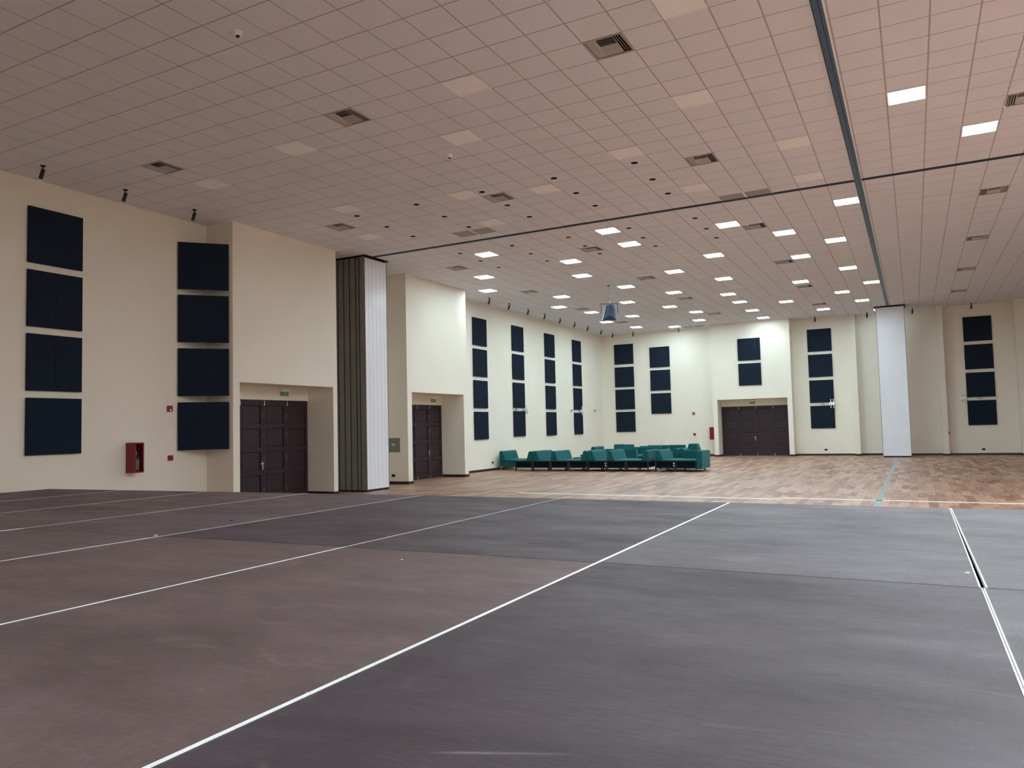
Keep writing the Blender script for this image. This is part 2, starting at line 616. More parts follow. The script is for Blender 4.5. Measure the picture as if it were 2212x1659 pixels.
# --- return grilles (two cells each)
for k, (a, b) in enumerate(GRILLE):
    q = quarter(*a)
    ia = q.idx(*a)
    ib = (ia[0] + (1 if q.tx > 0 and b[0] > a[0] else 1), ia[1])
    q.used[ia] = 'g'
    q.used[ib] = 'g'
    pa, pb = q.P(*ia), q.P(*ib)
    cx, cy = (pa[0] + pb[0]) / 2, (pa[1] + pb[1]) / 2
    t = thing('return_grille', ['double grey perforated ceiling grille by the track, left of the two',
                                'double grey perforated ceiling grille by the track, nearer the track crossing',
                                'double grey ceiling grille close to the far back wall'][k], 'grille', (cx, cy, CEIL), RZ,
              'double ceiling grilles')
    for s in (-1, 1):
        boxobj('grille_panel', (s * .31 - .288, s * .31 + .288, -.288, .288, -0.004, 0.012), MT['grille'], t)
    bm = B()
    box(bm, -.61, .61, -.302, -.289, -.010, .01)
    box(bm, -.61, .61, .289, .302, -.010, .01)
    box(bm, -.61, -.599, -.289, .289, -.010, .01)
    box(bm, .599, .61, -.289, .289, -.010, .01)
    box(bm, -.021, .021, -.289, .289, -.010, .01)
    obj('frame', bm, MT['whitemetal'], t)

# --- the tiles themselves
rnd = random.Random(3)


def build_ceiling(q):
    me_v, me_f, mi = [], [], []

    def quad(pts, m_):
        n = len(me_v)
        me_v.extend(pts)
        me_f.append((n, n + 1, n + 2, n + 3))
        mi.append(m_)
    xa, xb = q.xr
    ya, yb = q.yr
    i0 = math.floor((xa - q.x0) / q.tx) - 1
    i1 = math.ceil((xb - q.x0) / q.tx) + 1
    j0 = math.floor((ya - q.y0) / q.ty) - 2
    j1 = math.ceil((yb - q.y0) / q.ty) + 2
    g = 0.011
    up = CEIL + 0.004
    for i in range(i0, i1 + 1):
        for j in range(j0, j1 + 1):
            cx, cy = q.P(i, j)
            x0, x1 = cx - q.tx / 2, cx + q.tx / 2
            y0, y1 = cy - q.ty / 2, cy + q.ty / 2
            X0, X1 = max(x0, xa), min(x1, xb)
            sk = SK * (cx + .9)
            Y0, Y1 = max(y0, ya + sk), min(y1, yb + (sk if q.yr[1] < 30 else 0))
            if X1 - X0 < 0.02 or Y1 - Y0 < 0.02:
                continue

            def S(x, y, z):
                return (x, y + SK * (x - cx), z)
            used = q.used.get((i, j))
            # grid bars (recessed) around the cell
            ix0, ix1 = X0 + g, X1 - g
            iy0, iy1 = Y0 + g, Y1 - g
            for a, b, c, d in ((X0, X1, Y0, iy0), (X0, X1, iy1, Y1), (X0, ix0, iy0, iy1), (ix1, X1, iy0, iy1)):
                quad([S(a, c, up), S(a, d, up), S(b, d, up), S(b, c, up)], 1)
            if used in ('lit', 'off', 'vent', 'g'):
                continue
            dz = 0.0
            r = rnd.random()
            if r < 0.035:
                dz = 0.006
            e = CEIL + dz
            quad([S(ix0, iy0, e), S(ix0, iy1, e), S(ix1, iy1, e), S(ix1, iy0, e)], 0)
            quad([S(ix0, iy0, e), S(ix1, iy0, e), S(ix1, iy0, up), S(ix0, iy0, up)], 0)
            quad([S(ix0, iy1, e), S(ix0, iy1, up), S(ix1, iy1, up), S(ix1, iy1, e)], 0)
            quad([S(ix0, iy0, e), S(ix0, iy0, up), S(ix0, iy1, up), S(ix0, iy1, e)], 0)
            quad([S(ix1, iy0, e), S(ix1, iy1, e), S(ix1, iy1, up), S(ix1, iy0, up)], 0)
    me = bpy.data.meshes.new('ceiling')
    me.from_pydata(me_v, [], me_f)
    me.materials.append(MT['tile'])
    me.materials.append(MT['tbar'])
    for p, k_ in zip(me.polygons, mi):
        p.material_index = k_
    o = bpy.data.objects.new('ceiling', me)
    COL.objects.link(o)
    o['kind'] = 'structure'
    return o


for key in ('nl', 'fl', 'nr', 'fr'):
    build_ceiling(G[key])
bm = B()
box(bm, -17.2, 15.0, -6.0, 45.2, CEIL + 0.45, CEIL + 0.6)
struct('ceiling', bm, MT['tile'])

# --- tracks
def skew_track(v):
    return Vector((v.x, v.y + SK * (v.x + .9), v.z))


t = thing('partition_track', 'long black sliding partition track crossing the ceiling from wall to right edge', 'track', (0, 0, 0))
for a, b in ((-14.95, TX - .07), (TX + .07, 14.6)):
    bm = B()
    box(bm, a, b, TY - .05, TY + .05, CEIL - .012, CEIL + .03, skew_track)
    obj('rail', bm, MT['raildark'], t)
    bm = B()
    for s in (-1, 1):
        box(bm, a, b, TY + s * .05 - (.008 if s > 0 else .0), TY + s * .05 + (.0 if s > 0 else .008), CEIL - .02, CEIL - .0121, skew_track)
    obj('rail_lip', bm, MT['rail'], t)
t = thing('partition_track', 'thick slate blue partition track running away from camera down the ceiling', 'track', (0, 0, 0))
bm = B()
box(bm, TX - .07, TX + .07, -5.5, 41.6, CEIL - .02, CEIL + .03)
obj('rail', bm, MT['rail'], t)
bm = B()
box(bm, TX - .070, TX - .060, -5.5, 41.6, CEIL - .024, CEIL - .0201)
box(bm, TX + .018, TX + .026, -5.5, 41.6, CEIL - .024, CEIL - .0201)
obj('slot', bm, MT['raildark'], t)
bm = B()
for q_ in range(70):
    cyl(bm, (TX - .03, -5 + q_ * .66, CEIL - .0201), (TX - .03, -5 + q_ * .66, CEIL - .024), .010, n=8)
obj('bolts', bm, MT['raildark'], t)
bm = B()
for s in (-1, 1):
    xc = TX + s * .078
    box(bm, xc - .008, xc + .008, -5.5, 41.6, CEIL - .012, CEIL + .01)
obj('edge_trim', bm, MT['whitemetal'], t)

# --- black discs as the shade inside small round ceiling holes, in two 5 x 3 fields
hx = [-12.40, -10.55, -8.69, -6.84, -4.97]
fields = [('before', [15.44, 16.71, 17.94]), ('beyond', [20.51, 21.80, 23.04])]
hole0 = None
for side, ys in fields:
    for r_, yy in enumerate(ys):
        for c_, xx in enumerate(hx):
            lab = 'small black disc as shaded ceiling recess %s the track, %s row, %s from the left' % (
                side, ['nearest', 'middle', 'farthest'][r_], ORD[c_])
            y_ = yy + SK * (xx + 8.7) * .8
            if hole0 is None:
                bm = B()
                cyl(bm, (0, 0, -0.003), (0, 0, 0.0), 0.074, n=20)
                hole0 = obj('recess_shade_disc', bm, MT['hole'])
                tag(hole0, lab, 'ceiling recess', 'black discs as shaded ceiling recesses')
                hole0.location = (xx, y_, CEIL)
            else:
                dup(hole0, (xx, y_, CEIL), 0, lab)

# --- smoke detectors
sd0 = None
for k, (x, y) in enumerate([(-7.99, 7.44), (-8.05, 12.98), (-8.13, 25.60), (-8.17, 31.25), (-8.13, 36.78)]):
    lab = 'small white ceiling smoke detector, %s counting from the camera' % ORD[k]
    if sd0 is None:
        sd0 = thing('smoke_detector', lab, 'smoke detector', (x, y, CEIL), 0, 'smoke detectors down the middle of the ceiling')
        bm = B()
        cyl(bm, (0, 0, 0), (0, 0, -0.02), 0.075, 0.07, 20)
        obj('base', bm, MT['whitemetal'], sd0)
        bm = B()
        cyl(bm, (0, 0, -0.02), (0.01, 0, -0.06), 0.055, 0.045, 20)
        obj('sensor_head', bm, MT['whitemetal'], sd0)
        bm = B()
        cyl(bm, (0.01, 0, -0.06), (0.012, 0, -0.068), 0.03, 0.028, 16)
        obj('sensor_cap', bm, MT['black'], sd0)
    else:
        dup(sd0, (x, y, CEIL), 0, lab)


# --- black spotlights
def spot_proto():
    t = thing('ceiling_spotlight', 'x', 'spotlight')
    bm = B()
    cyl(bm, (0, 0, 0), (0, 0, -0.035), 0.055, 0.028, 16)
    obj('canopy', bm, MT['black'], t)
    bm = B()
    cyl(bm, (0, 0, -0.035), (0, 0, -0.085), 0.010, n=8)
    obj('stem', bm, MT['black'], t)
    bm = B()
    cyl(bm, (0.02, 0.0, -0.075), (-0.045, -0.02, -0.27), 0.038, n=18)
    obj('lamp_body', bm, MT['black'], t, bevel=0.004, seg=1)
    return t


spot0 = spot_proto()
fl_ = []
spots = [((-15.35, y), 'black ceiling spotlight above the near left wall, %s from the left' % ORD[k], 0) for k, y in
         enumerate((9.23, 11.07, 12.93))]
spots += [((-15.68, y), 'black ceiling spotlight along the far left wall, %s from the white partition' % ORD[k], 0) for k, y in
          enumerate((28.28, 30.08, 31.99, 33.80, 35.64, 37.52, 39.38, 41.44, 43.33))]
bx = [(-14.47, 43.5), (-11.66, 43.2), (-4.41, 43.53), (-1.89, 43.55), (0.19, 43.4), (2.73, 43.3)]
bl = ['black ceiling spotlight above the far corner wall panels', 'black ceiling spotlight just left of the far double doors bay',
      'black ceiling spotlight above wall panels right of the far doors', 'black ceiling spotlight just left of the right partition stack',
      'black ceiling spotlight just right of the right partition stack', 'black ceiling spotlight above the rightmost wall panels']
spots += [(p, l, -math.pi / 2) for p, l in zip(bx, bl)]
for (x, y), lab, rz in spots:
    place(spot0, fl_, (x, y, CEIL), rz, lab, 'black ceiling spotlights')

# ------------------------------------------------------------------ shell
ZT = CEIL + 0.4
bm = B()
box(bm, -17.2, 15.0, -6.0, 45.2, -0.2, 0.0)
struct('floor', bm, MT['floor'])

WLX = -16.34


def wallpiece(name, *boxes):
    bm = B()
    for d in boxes:
        box(bm, *d)
    return struct(name, bm, MT['wall'])


wallpiece('wall_left', (-17.2, WLX, -6.0, 14.14, 0, ZT))
# pilaster with first door recess
wallpiece('wall_left', (-17.2, -15.38, 14.14, 14.36, 0, ZT), (-17.2, -15.38, 17.97, 18.15, 0, ZT),
          (-17.2, -15.38, 14.36, 17.97, 3.21, ZT), (-17.2, -16.38, 14.36, 17.97, 2.83, 3.21),
          (-17.2, -16.45, 14.36, 17.97, 0, 2.83))
wallpiece('wall_left', (-17.2, -16.55, 18.15, 22.09, 0, ZT))
# second pilaster
wallpiece('wall_left', (-17.2, -15.60, 22.09, 22.36, 0, ZT), (-17.2, -15.60, 25.88, 26.16, 0, ZT),
          (-17.2, -15.60, 22.36, 25.88, 3.205, ZT), (-17.2, -16.63, 22.36, 25.88, 2.83, 3.205),
          (-17.2, -16.70, 22.36, 25.88, 0, 2.83))
wallpiece('wall_left', (-17.2, -16.72, 26.16, 44.30, 0, ZT))
BY = 44.30
wallpiece('wall_back', (-17.2, -9.90, BY, 45.2, 0, ZT))
wallpiece('wall_back', (-9.90, -9.66, 43.27, 45.2, 0, ZT), (-5.95, -5.70, 43.27, 45.2, 0, ZT),
          (-9.66, -5.95, 43.27, 45.2, 3.14, ZT), (-9.66, -5.95, 44.25, 45.2, 2.77, 3.14), (-9.66, -5.95, 44.32, 45.2, 0, 2.77))
wallpiece('wall_back', (-5.70, -0.80, 44.15, 45.2, 0, ZT))
wallpiece('wall_back', (-2.77, -2.50, 43.60, 44.15, 0, ZT))
wallpiece('wall_back', (-0.80, 4.45, 43.80, 45.2, 0, ZT))
wallpiece('wall_back', (1.20, 1.46, 43.20, 43.80, 0, ZT))
wallpiece('wall_back', (4.45, 8.65, 43.20, 45.2, 0, ZT))
wallpiece('wall_back', (8.65, 15.0, 43.80, 45.2, 0, ZT))
wallpiece('wall_right', (14.6, 15.0, -5.6, 43.8, 0, ZT))
wallpiece('wall_front', (-16.34, 15.0, -6.0, -5.6, 0, ZT))

# skirting
bm = B()
S_, H_ = 0.018, 0.10
for x, y0, y1 in ((WLX, -5.6, 14.12), (-15.38, 14.14, 14.36), (-15.38, 17.97, 18.15 + S_), (-16.55, 18.17, 22.07), (-15.60, 22.07, 22.36),
                  (-15.60, 25.88, 26.18), (-16.72, 26.18, 44.28)):
    box(bm, x, x + S_, y0, y1, 0, H_)
for y, x0, x1 in ((14.14 - S_, WLX, -15.38 + S_), (22.09 - S_, -16.55, -15.60)):
    box(bm, x0, x1, y, y + S_, 0, H_)
for y, x0, x1 in ((17.97 - S_, -16.37, -15.38), (25.88 - S_, -16.62, -15.6), (26.16, -16.72, -15.60)):
    box(bm, x0, x1, y, y + S_, 0, H_)
struct('baseboard_left', bm, MT['base'])
bm = B()
for y, x0, x1 in ((BY, -16.72, -9.92), (43.27, -9.92, -9.66), (43.27, -5.95, -5.68), (44.15, -5.68, -2.81), (43.60, -2.79, -2.48),
                  (44.15, -2.50, -0.82), (43.80, -0.80, 1.19), (43.20, 1.18, 1.48), (43.80, 1.49, 4.43), (43.20, 4.43, 8.65)):
    box(bm, x0, x1, y - S_, y, 0, H_)
for x, y0, y1 in ((-9.90 - S_, 43.25, BY), (-5.70, 43.27, 44.15), (4.45 - S_, 43.2, 43.8), (-2.50, 43.60, 44.15)):
    box(bm, x, x + S_, y0, y1, 0, H_)
box(bm, -9.66, -9.66 + S_, 43.27, 44.24, 0, H_)
struct('baseboard_back', bm, MT['base'])


# ------------------------------------------------------------------ folding doors
def leaf_mesh(w, h, rails):
    """door leaf in the local x/z plane, front facing -y, with four recessed panels"""
    bm = B()
    st = 0.105
    d = 0.05
    xs = (st, w - st)
    box(bm, 0.003, xs[0], 0, d, 0, h)
    box(bm, xs[1], w - 0.003, 0, d, 0, h)
    zs = [0.0]
    for a, b in rails:
        zs += [a, b]
    zs.append(h)
    for k in range(0, len(zs), 2):
        box(bm, xs[0], xs[1], 0, d, zs[k], zs[k + 1])
    for a, b in rails:
        box(bm, xs[0], xs[1], 0.034, d, a, b)
        box(bm, xs[0] + .035, xs[1] - .035, 0.024, 0.0341, a + .035, b - .035)
    return bm


RAILS = [(0.16, 0.69), (0.81, 1.34), (1.46, 2.0), (2.13, 2.65)]


def bolt_mesh(h):
    bm = B()
    cyl(bm, (0, -0.012, h - 0.13), (0, -0.012, h - 0.04), 0.014, 0.010, 10)
    box(bm, -.018, .018, -.014, 0.0, h - .15, h - .11)
    box(bm, -.012, .012, -.012, 0.0, h - .035, h - .015)
    return bm


def handle_mesh():
    bm = B()
    box(bm, -.02, .02, -.012, 0, -0.17, 0.07)
    cyl(bm, (0, -.01, 0.0), (0, -.055, 0.0), .010, n=8)
    cyl(bm, (0.005, -.05, 0.0), (-.13, -.05, 0.0), .010, n=8)
    return bm


def foldingdoor(name, origin, rz, width, h, n, handle_at, ajar=None, hinge_leaves=()):
    root = bpy.data.objects.new(name, None)
    COL.objects.link(root)
    root.location = origin
    root.rotation_euler = (0, 0, rz)
    root['kind'] = 'structure'
    w = width / n
    rl = [(a * h / 2.83, b * h / 2.83) for a, b in RAILS]
    for k in range(n):
        lf = obj('door_leaf', leaf_mesh(w, h - 0.025, rl), MT['door'], root, bevel=0.003, seg=1)
        lf.location = (k * w, 0, 0.02)
        if ajar and k == ajar[0]:
            lf.rotation_euler = (0, 0, ajar[1])
        if k < n - 1 or n == 4:
            pass
        if k > 0:
            bo = obj('door_bolt', bolt_mesh(h - 0.03), MT['chrome'], lf)
            bo.location = (0.03, 0, 0)
            fb = boxobj('floor_bolt', (0.01, 0.05, -.02, 0, 0.02, 0.10), MT['chrome'], lf)
        if k in hinge_leaves:
            bm = B()
            for z in (0.2, 1.1, 1.75, 2.3):
                cyl(bm, (0, -.006, z), (0, -.006, z + .12), .008, n=8)
            obj('hinges', bm, MT['pedge'], lf)
        if k == handle_at:
            ha = obj('door_handle', handle_mesh(), MT['chrome'], lf)
            ha.location = (w - 0.045, 0, 1.0)
    return root


# leaves face +x on the left wall: local -y -> world +x  => rotate +90 deg (local x -> world y)
foldingdoor('door_1', (-16.385, 14.37, 0), math.pi / 2, 3.59, 2.83, 4, 1, None, (2, 3))
foldingdoor('door_2', (-16.635, 22.37, 0), math.pi / 2, 3.50, 2.83, 4, 2, None, (3,))
foldingdoor('door_3', (-9.655, 44.255, 0), 0.0, 3.70, 2.77, 4, 1, None, ())


# ------------------------------------------------------------------ exit signs
def exit_proto():
    t = thing('exit_sign', 'x', 'exit sign')   # faces -y, hung from a white lamp housing on the wall behind
    boxobj('housing', (-.19, .19, -.09, 0, 0.02, 0.105), MT['whitemetal'], t, bevel=.006)
    s = boxobj('sign_plate', (-.155, .155, -.04, -.032, -.10, 0.02), MT['green'], t)
    bm = B()
    # faint paler pictogram: arrow, doorway and figure blocks
    box(bm, -.135, -.075, -.0425, -.040, -.052, -.030)
    prism(bm, [(-.075, -.065), (-.05, -.041), (-.075, -.017)], 'y', -.0425, -.040)
    box(bm, -.02, .03, -.0425, -.040, -.080, -.005)
    box(bm, .055, .075, -.0425, -.040, -.075, -.03)
    box(bm, .085, .13, -.0425, -.040, -.08, -.065)
    obj('pictogram', bm, MT['palegreen'], s)
    return t


ex0 = exit_proto()
fl_ = []
for loc, rz, lab in (((-16.38, 16.96, 3.055), math.pi / 2, 'green exit sign under a white lamp above the nearest dark door'),
                     ((-16.63, 25.25, 3.04), math.pi / 2, 'green exit sign above the second door past the white partition'),
                     ((-7.95, 44.25, 2.99), 0, 'green exit sign above the far wall double doors')):
    place(ex0, fl_, loc, rz, lab, 'green exit signs over the doors')


# ------------------------------------------------------------------ acoustic wall panels
def panel_mesh():
    bm = B()
    w = 1.2
    box(bm, 0, w, -.062, -.021, 0, w)
    return bm


bm = panel_mesh()
pan0 = obj('fabric_panel', bm, MT['fabric'], None, bevel=0.006, seg=2)
tag(pan0, 'x', 'acoustic panel')
seamed = B()
box(seamed, 0, .597, -.062, -.021, 0, 1.2)
box(seamed, .603, 1.2, -.062, -.021, 0, 1.2)
box(seamed, .597, .603, -.058, -.021, 0, 1.2)
pan1 = obj('fabric_panel', seamed, MT['fabric'], None, bevel=0.003, seg=1)
tag(pan1, 'x', 'acoustic panel')
cols = []
POS4 = ['topmost', 'second from the top', 'third from the top', 'lowest']
fa, fb_ = [], []


def column(x, y, rz, tops, phrase, seam=()):
    n = len(tops)
    for k, tp in enumerate(tops):
        pos = POS4[k] if n == 4 else (['upper', 'lower'][k] if n == 2 else ['top', 'middle', 'bottom'][k])
        lab = 'dark square wall panel, %s of the %s' % (pos, phrase)
        if k in seam:
            place(pan1, fb_, (x, y, tp - 1.2), rz, lab, 'dark square acoustic wall panels')
        else:
            place(pan0, fa, (x, y, tp - 1.2), rz, lab, 'dark square acoustic wall panels')


Q = math.pi / 2
column(-16.34, 9.50, Q, (6.78, 5.43, 4.08, 2.73), 'leftmost column', (1, 2))
column(-16.34, 13.26, math.atan2(14.14 - 13.26, -15.54 + 16.34), (6.77, 5.42, 4.06, 2.70), 'column slanting across a corner')
column(-16.72, 28.53, Q, (6.69, 5.33, 3.96, 2.60), 'first column past the second door', (0,))
column(-16.72, 32.19, Q, (6.73, 5.37, 4.01, 2.66), 'second column past the second door')
column(-16.72, 35.85, Q, (6.71, 5.36, 4.00, 2.64), 'third column past the second door')
column(-16.72, 39.49, Q, (6.70, 5.345, 4.00, 2.63), 'fourth column past the second door')
column(-15.96, BY, 0, (6.75, 5.37, 4.02, 2.67), 'back wall column by the corner')
column(-13.75, BY, 0, (6.44, 5.07, 3.70), 'three-panel column above the green sofas')
column(-8.43, 43.27, 0, (6.45, 5.08), 'pair above the far double doors')
column(-4.91, 44.15, 0, (6.77, 5.40, 4.02, 2.65), 'column right of the far doors')
column(2.345, 43.80, 0, (6.76, 5.39, 4.02, 2.66), 'rightmost column beyond the partition')


# ------------------------------------------------------------------ folded partition panels
def partition(name_lab, loc, rz, dims, seams=False, face_first=False):
    w, d, h = dims
    t = thing('partition_panel', name_lab, 'partition panel', loc, rz, 'folded partition panels')
    boxobj('panel_board', (0.012, w - 0.012, 0.012, d - 0.012, 0.07, h - .02), MT['laminate'], t, bevel=.004)
    bm = B()
    box(bm, 0, 0.012, 0, d, 0.05, h)
    box(bm, w - 0.012, w, 0, d, 0.05, h)
    obj('edge_profile', bm, MT['pedge'], t)
    bm = B()
    box(bm, 0.02, w - 0.02, 0.01, d - 0.01, 0.005, 0.07)
    box(bm, 0, 0.004, d - .022, d, 0.05, h)
    obj('rubber_seal', bm, MT['black'], t)
    if seams:
        bm = B()
        for q in seams:
            box(bm, q - .004, q + .004, 0.0112, 0.013, 0.07, h - .02)
        obj('joint_strips', bm, MT['groove'], t)
    bm = B()
    cyl(bm, (w / 2, d / 2, h - .02), (w / 2, d / 2, CEIL - .004), .02, n=8)
    obj('trolley', bm, MT['black'], t)
    return t


# near stack: boards face +x, edges face the camera.  local x -> +y, local y -> -x  (rz = +90)
xs = [-14.99, -15.235, -15.38, -15.615, -15.85, -16.085]
names = ['glossy lilac white partition panel, outermost of the left stack',
         'narrow metallic partition panel, second in the left stack',
         'folded grey-edged partition panel, third in the left stack',
         'folded grey-edged partition panel, fourth in the left stack',
         'folded grey-edged partition panel, fifth in the left stack',
         'folded grey-edged partition panel, innermost of the left stack beside pillar']
deps = [0.235, 0.125, 0.225, 0.225, 0.225, 0.225]
for k in range(6):
    partition(names[k], (xs[k], 19.045, 0), Q, (1.13, deps[k], 7.33), (.21, .38, .585, .79, .975) if k == 0 else False)
bm = B()
box(bm, -16.35, -14.93, 18.99, 20.22, CEIL - .02, CEIL - .001)
tag(obj('header_plate', bm, MT['raildark']), 'black ceiling plate over the left partition stack', 'ceiling plate')
# far stack: boards face the camera
rn = ['tall lilac white partition panel at the right, front of its stack', 'partition panel just behind the front one, right stack',
      'middle partition panel folded in the right stack', 'fourth partition panel back in the right stack',
      'partition panel at the rear of the right stack']
for k in range(5):
    partition(rn[k], (-1.42, 41.62 + k * .24, 0), 0, (1.24, .225, 7.33))
bm = B()
box(bm, -1.50, -.12, 41.56, 42.85, CEIL - .02, CEIL - .001)
tag(obj('header_plate', bm, MT['raildark']), 'black ceiling plate over the right partition stack', 'ceiling plate')

# ------------------------------------------------------------------ wall fittings
# fire cabinet, near left wall


def cabinet(loc, rz, lab, w=.24, d=.31, h=.70):
    """open box: back on the wall (local y=0), front at -d"""
    t = thing('fire_cabinet', lab, 'fire cabinet', loc, rz, 'red fire extinguisher cabinets')
    bm = B()
    tk = .012
    box(bm, 0, tk, -d, 0, 0, h)
    box(bm, w - tk, w, -d, 0, 0, h)
    box(bm, tk, w - tk, -d, 0, 0, tk)
    box(bm, tk, w - tk, -d, 0, h - tk, h)
    box(bm, tk, w - tk, -tk, 0, tk, h - tk)
    obj('body', bm, MT['red'], t)
    bm = B()
    f = .032
    box(bm, 0, w, -d - .015, -d, 0, f)
    box(bm, 0, w, -d - .015, -d, h - f, h)
    box(bm, 0, f, -d - .015, -d, f, h - f)
    box(bm, w - f, w, -d - .015, -d, f, h - f)
    dr = obj('door', bm, MT['red'], t, bevel=.002, seg=1)
    boxobj('glass_pane', (f, w - f, -d - .010, -d - .006, f, h - f), MT['glass'], dr)
    return t


def extinguisher(loc, rz, lab):
    t = thing('fire_extinguisher', lab, 'fire extinguisher', loc, rz, 'fire extinguishers')
    bm = B()
    cyl(bm, (0, 0, 0), (0, 0, .34), .07, n=24)
    cyl(bm, (0, 0, .34), (0, 0, .40), .07, .03, 24)
    obj('cylinder', bm, MT['redb'], t, smooth=False)
    bm = B()
    cyl(bm, (0, 0, .06), (0, 0, .29), .0715, n=24)
    obj('label_band', bm, MT['label'], t)
    bm = B()
    cyl(bm, (0, 0, .40), (0, 0, .45), .02, n=12)
    box(bm, -.06, .03, -.012, .012, .45, .465)
    box(bm, -.05, .03, -.012, .012, .48, .492)
    obj('valve_handle', bm, MT['chrome'], t)
    bm = B()
    cyl(bm, (.03, 0, .44), (.08, -.02, .33), .010, n=8)
    cyl(bm, (.08, -.02, .33), (.082, -.03, .14), .010, n=8)
    obj('hose', bm, MT['black'], t)
    return t


cabinet((-16.34, 11.82, 1.03), Q, 'red extinguisher cabinet with window on the near left wall')
extinguisher((-16.34 + .20, 11.82 + .12, 1.045), Q, 'extinguisher with green label inside the nearest red cabinet')
cabinet((-9.90, 43.83, 0.94), -Q, 'red extinguisher cabinet beside the far double doors bay')
extinguisher((-9.90 - .16, 43.83 - .12, .955), -Q, 'extinguisher inside the far red cabinet behind the sofas')


def alarm(loc, rz, lab, kind):
    t = thing(kind, lab, 'fire alarm', loc, rz, 'red wall alarm devices')
    if kind == 'alarm_strobe':
        boxobj('housing', (-.075, .075, -.04, 0, -.075, .075), MT['redb'], t, bevel=.008)
        bm = B()
        cyl(bm, (0.01, -.04, -.035), (0.01, -.05, -.035), .028, .02, 16)
        obj('lamp_lens', bm, MT['whitemetal'], t)
    else:
        boxobj('housing', (-.065, .065, -.045, 0, -.065, .065), MT['redb'], t, bevel=.006)
        boxobj('pull_bar', (-.04, .04, -.055, -.045, -.012, .012), MT['black'], t)
    return t


alarm((-16.34, 13.005, 2.54), Q, 'red alarm strobe beside the corner panels, upper device', 'alarm_strobe')
alarm((-16.34, 13.025, 1.325), Q, 'red pull station low beside the corner panels', 'pull_station')
alarm((-11.26, BY, 2.44), 0, 'red alarm strobe on the far wall above the sofas', 'alarm_strobe')
alarm((-11.25, BY, 1.25), 0, 'red pull station on the far wall behind the sofas', 'pull_station')


def outlet(loc, rz, lab, w=.14):
    t = thing('wall_outlet', lab, 'outlet', loc, rz, 'black wall outlets')
    boxobj('cover_plate', (-w / 2, w / 2, -.012, 0, -.045, .045), MT['black'], t, bevel=.003)
    boxobj('socket', (-.035, .035, -.016, -.012, -.02, .02), MT['duct'], t)
    return t


outlet((-16.24, 22.09, .30), 0, 'black outlet low beside the left partition stack')
outlet((-16.72, 30.12, .35), Q, 'black outlet beside the leftmost green sofa')
outlet((-4.23, 44.15, .31), 0, 'black outlet under the panels right of the far doors')
outlet((2.92, 43.80, .28), 0, 'black outlet below the rightmost wall panels')
t = thing('wall_box', 'small dark box on the right pillar edge, chest height', 'wall box', (1.46, 43.5, 1.10), Q)
boxobj('box_body', (-.05, .05, -.06, 0, -.06, .06), MT['black'], t, bevel=.005)
boxobj('button', (-.02, .02, -.066, -.06, -.02, .02), MT['whitemetal'], t)

t = thing('access_panel', 'olive grey access door with white latch beside left partition', 'access panel', (-16.19, 22.09, 1.36), 0)
boxobj('panel_door', (-.25, .25, -.015, 0, -.25, .25), MT['greybox'], t, bevel=.003)
bm = B()
for a, b, c, d in ((-.06, .06, .03, .045), (-.06, .06, .085, .10), (-.06, -.04, .045, .085), (.04, .06, .045, .085)):
    box(bm, a - .03, b - .03, -.022, -.015, c - .045, d - .045)
obj('latch', bm, MT['whitemetal'], t)


def antenna_unit(loc, rz, lab, n):
    t = thing('wireless_access_point', lab, 'access point', loc, rz, 'white wireless access points')
    boxobj('housing', (-.14, .14, -.20, -.03, -.085, .07), MT['whitemetal'], t, bevel=.015)
    boxobj('wall_bracket', (-.05, .05, -.03, 0, -.05, .05), MT['whitemetal'], t)
    for s in (-1, 1):
        for u in (-1, 1):
            bm = B()
            cyl(bm, (u * .065, -.12, s * .07), (u * .065, -.12, s * .24), .022, n=12)
            obj('antenna', bm, MT['whitemetal'], t, bevel=.004, seg=1)
    return t


antenna_unit((-16.66, 33.33, 2.75), Q, 'white access point with antennas between panels of the second left column', 4)
antenna_unit((-16.66, 40.38, 2.74), Q, 'white access point with antennas beside the far corner panel column', 4)
antenna_unit((-3.80, 44.09, 2.75), 0, 'white access point with antennas right of the far doors', 4)
antenna_unit((2.17, 43.79, 2.79), 0, 'white access point left of the rightmost wall panels', 4)


def camera_unit(loc, rz, lab):
    t = thing('security_camera', lab, 'camera', loc, rz, 'small security cameras')
    bm = B()
    cyl(bm, (0, 0, 0), (0, -.03, 0), .04, n=14)
    obj('wall_mount', bm, MT['whitemetal'], t)
    bm = B()
    cyl(bm, (0, -.03, 0), (0, -.09, .0), .012, n=8)
    cyl(bm, (-.08, -.09, .0), (.10, -.11, .02), .035, n=14)
    obj('camera_body', bm, MT['ventmetal'], t)
    bm = B()
    cyl(bm, (-.08, -.09, .0), (-.09, -.089, -.002), .028, n=14)
    obj('lens', bm, MT['black'], t)
    return t


camera_unit((-16.72, 42.54, 2.78), Q, 'small camera on left wall nearest the far corner')
camera_unit((-16.72, 39.08, 2.75), Q, 'small camera left of the corner column access point')
camera_unit((-16.72, 32.45, 2.74), Q, 'small camera between panels of the second left column')
camera_unit((-4.28, 44.15, 2.74), 0, 'small camera between panels right of the far doors')
camera_unit((2.89, 43.80, 2.76), 0, 'small camera between the rightmost wall panels')

# ------------------------------------------------------------------ hanging loudspeaker
SX, SY = -10.43, 28.53
t = thing('hanging_loudspeaker', 'navy loudspeaker hanging from the ceiling by a rod', 'loudspeaker', (SX, SY, 6.02), math.radians(25))
bm = B()
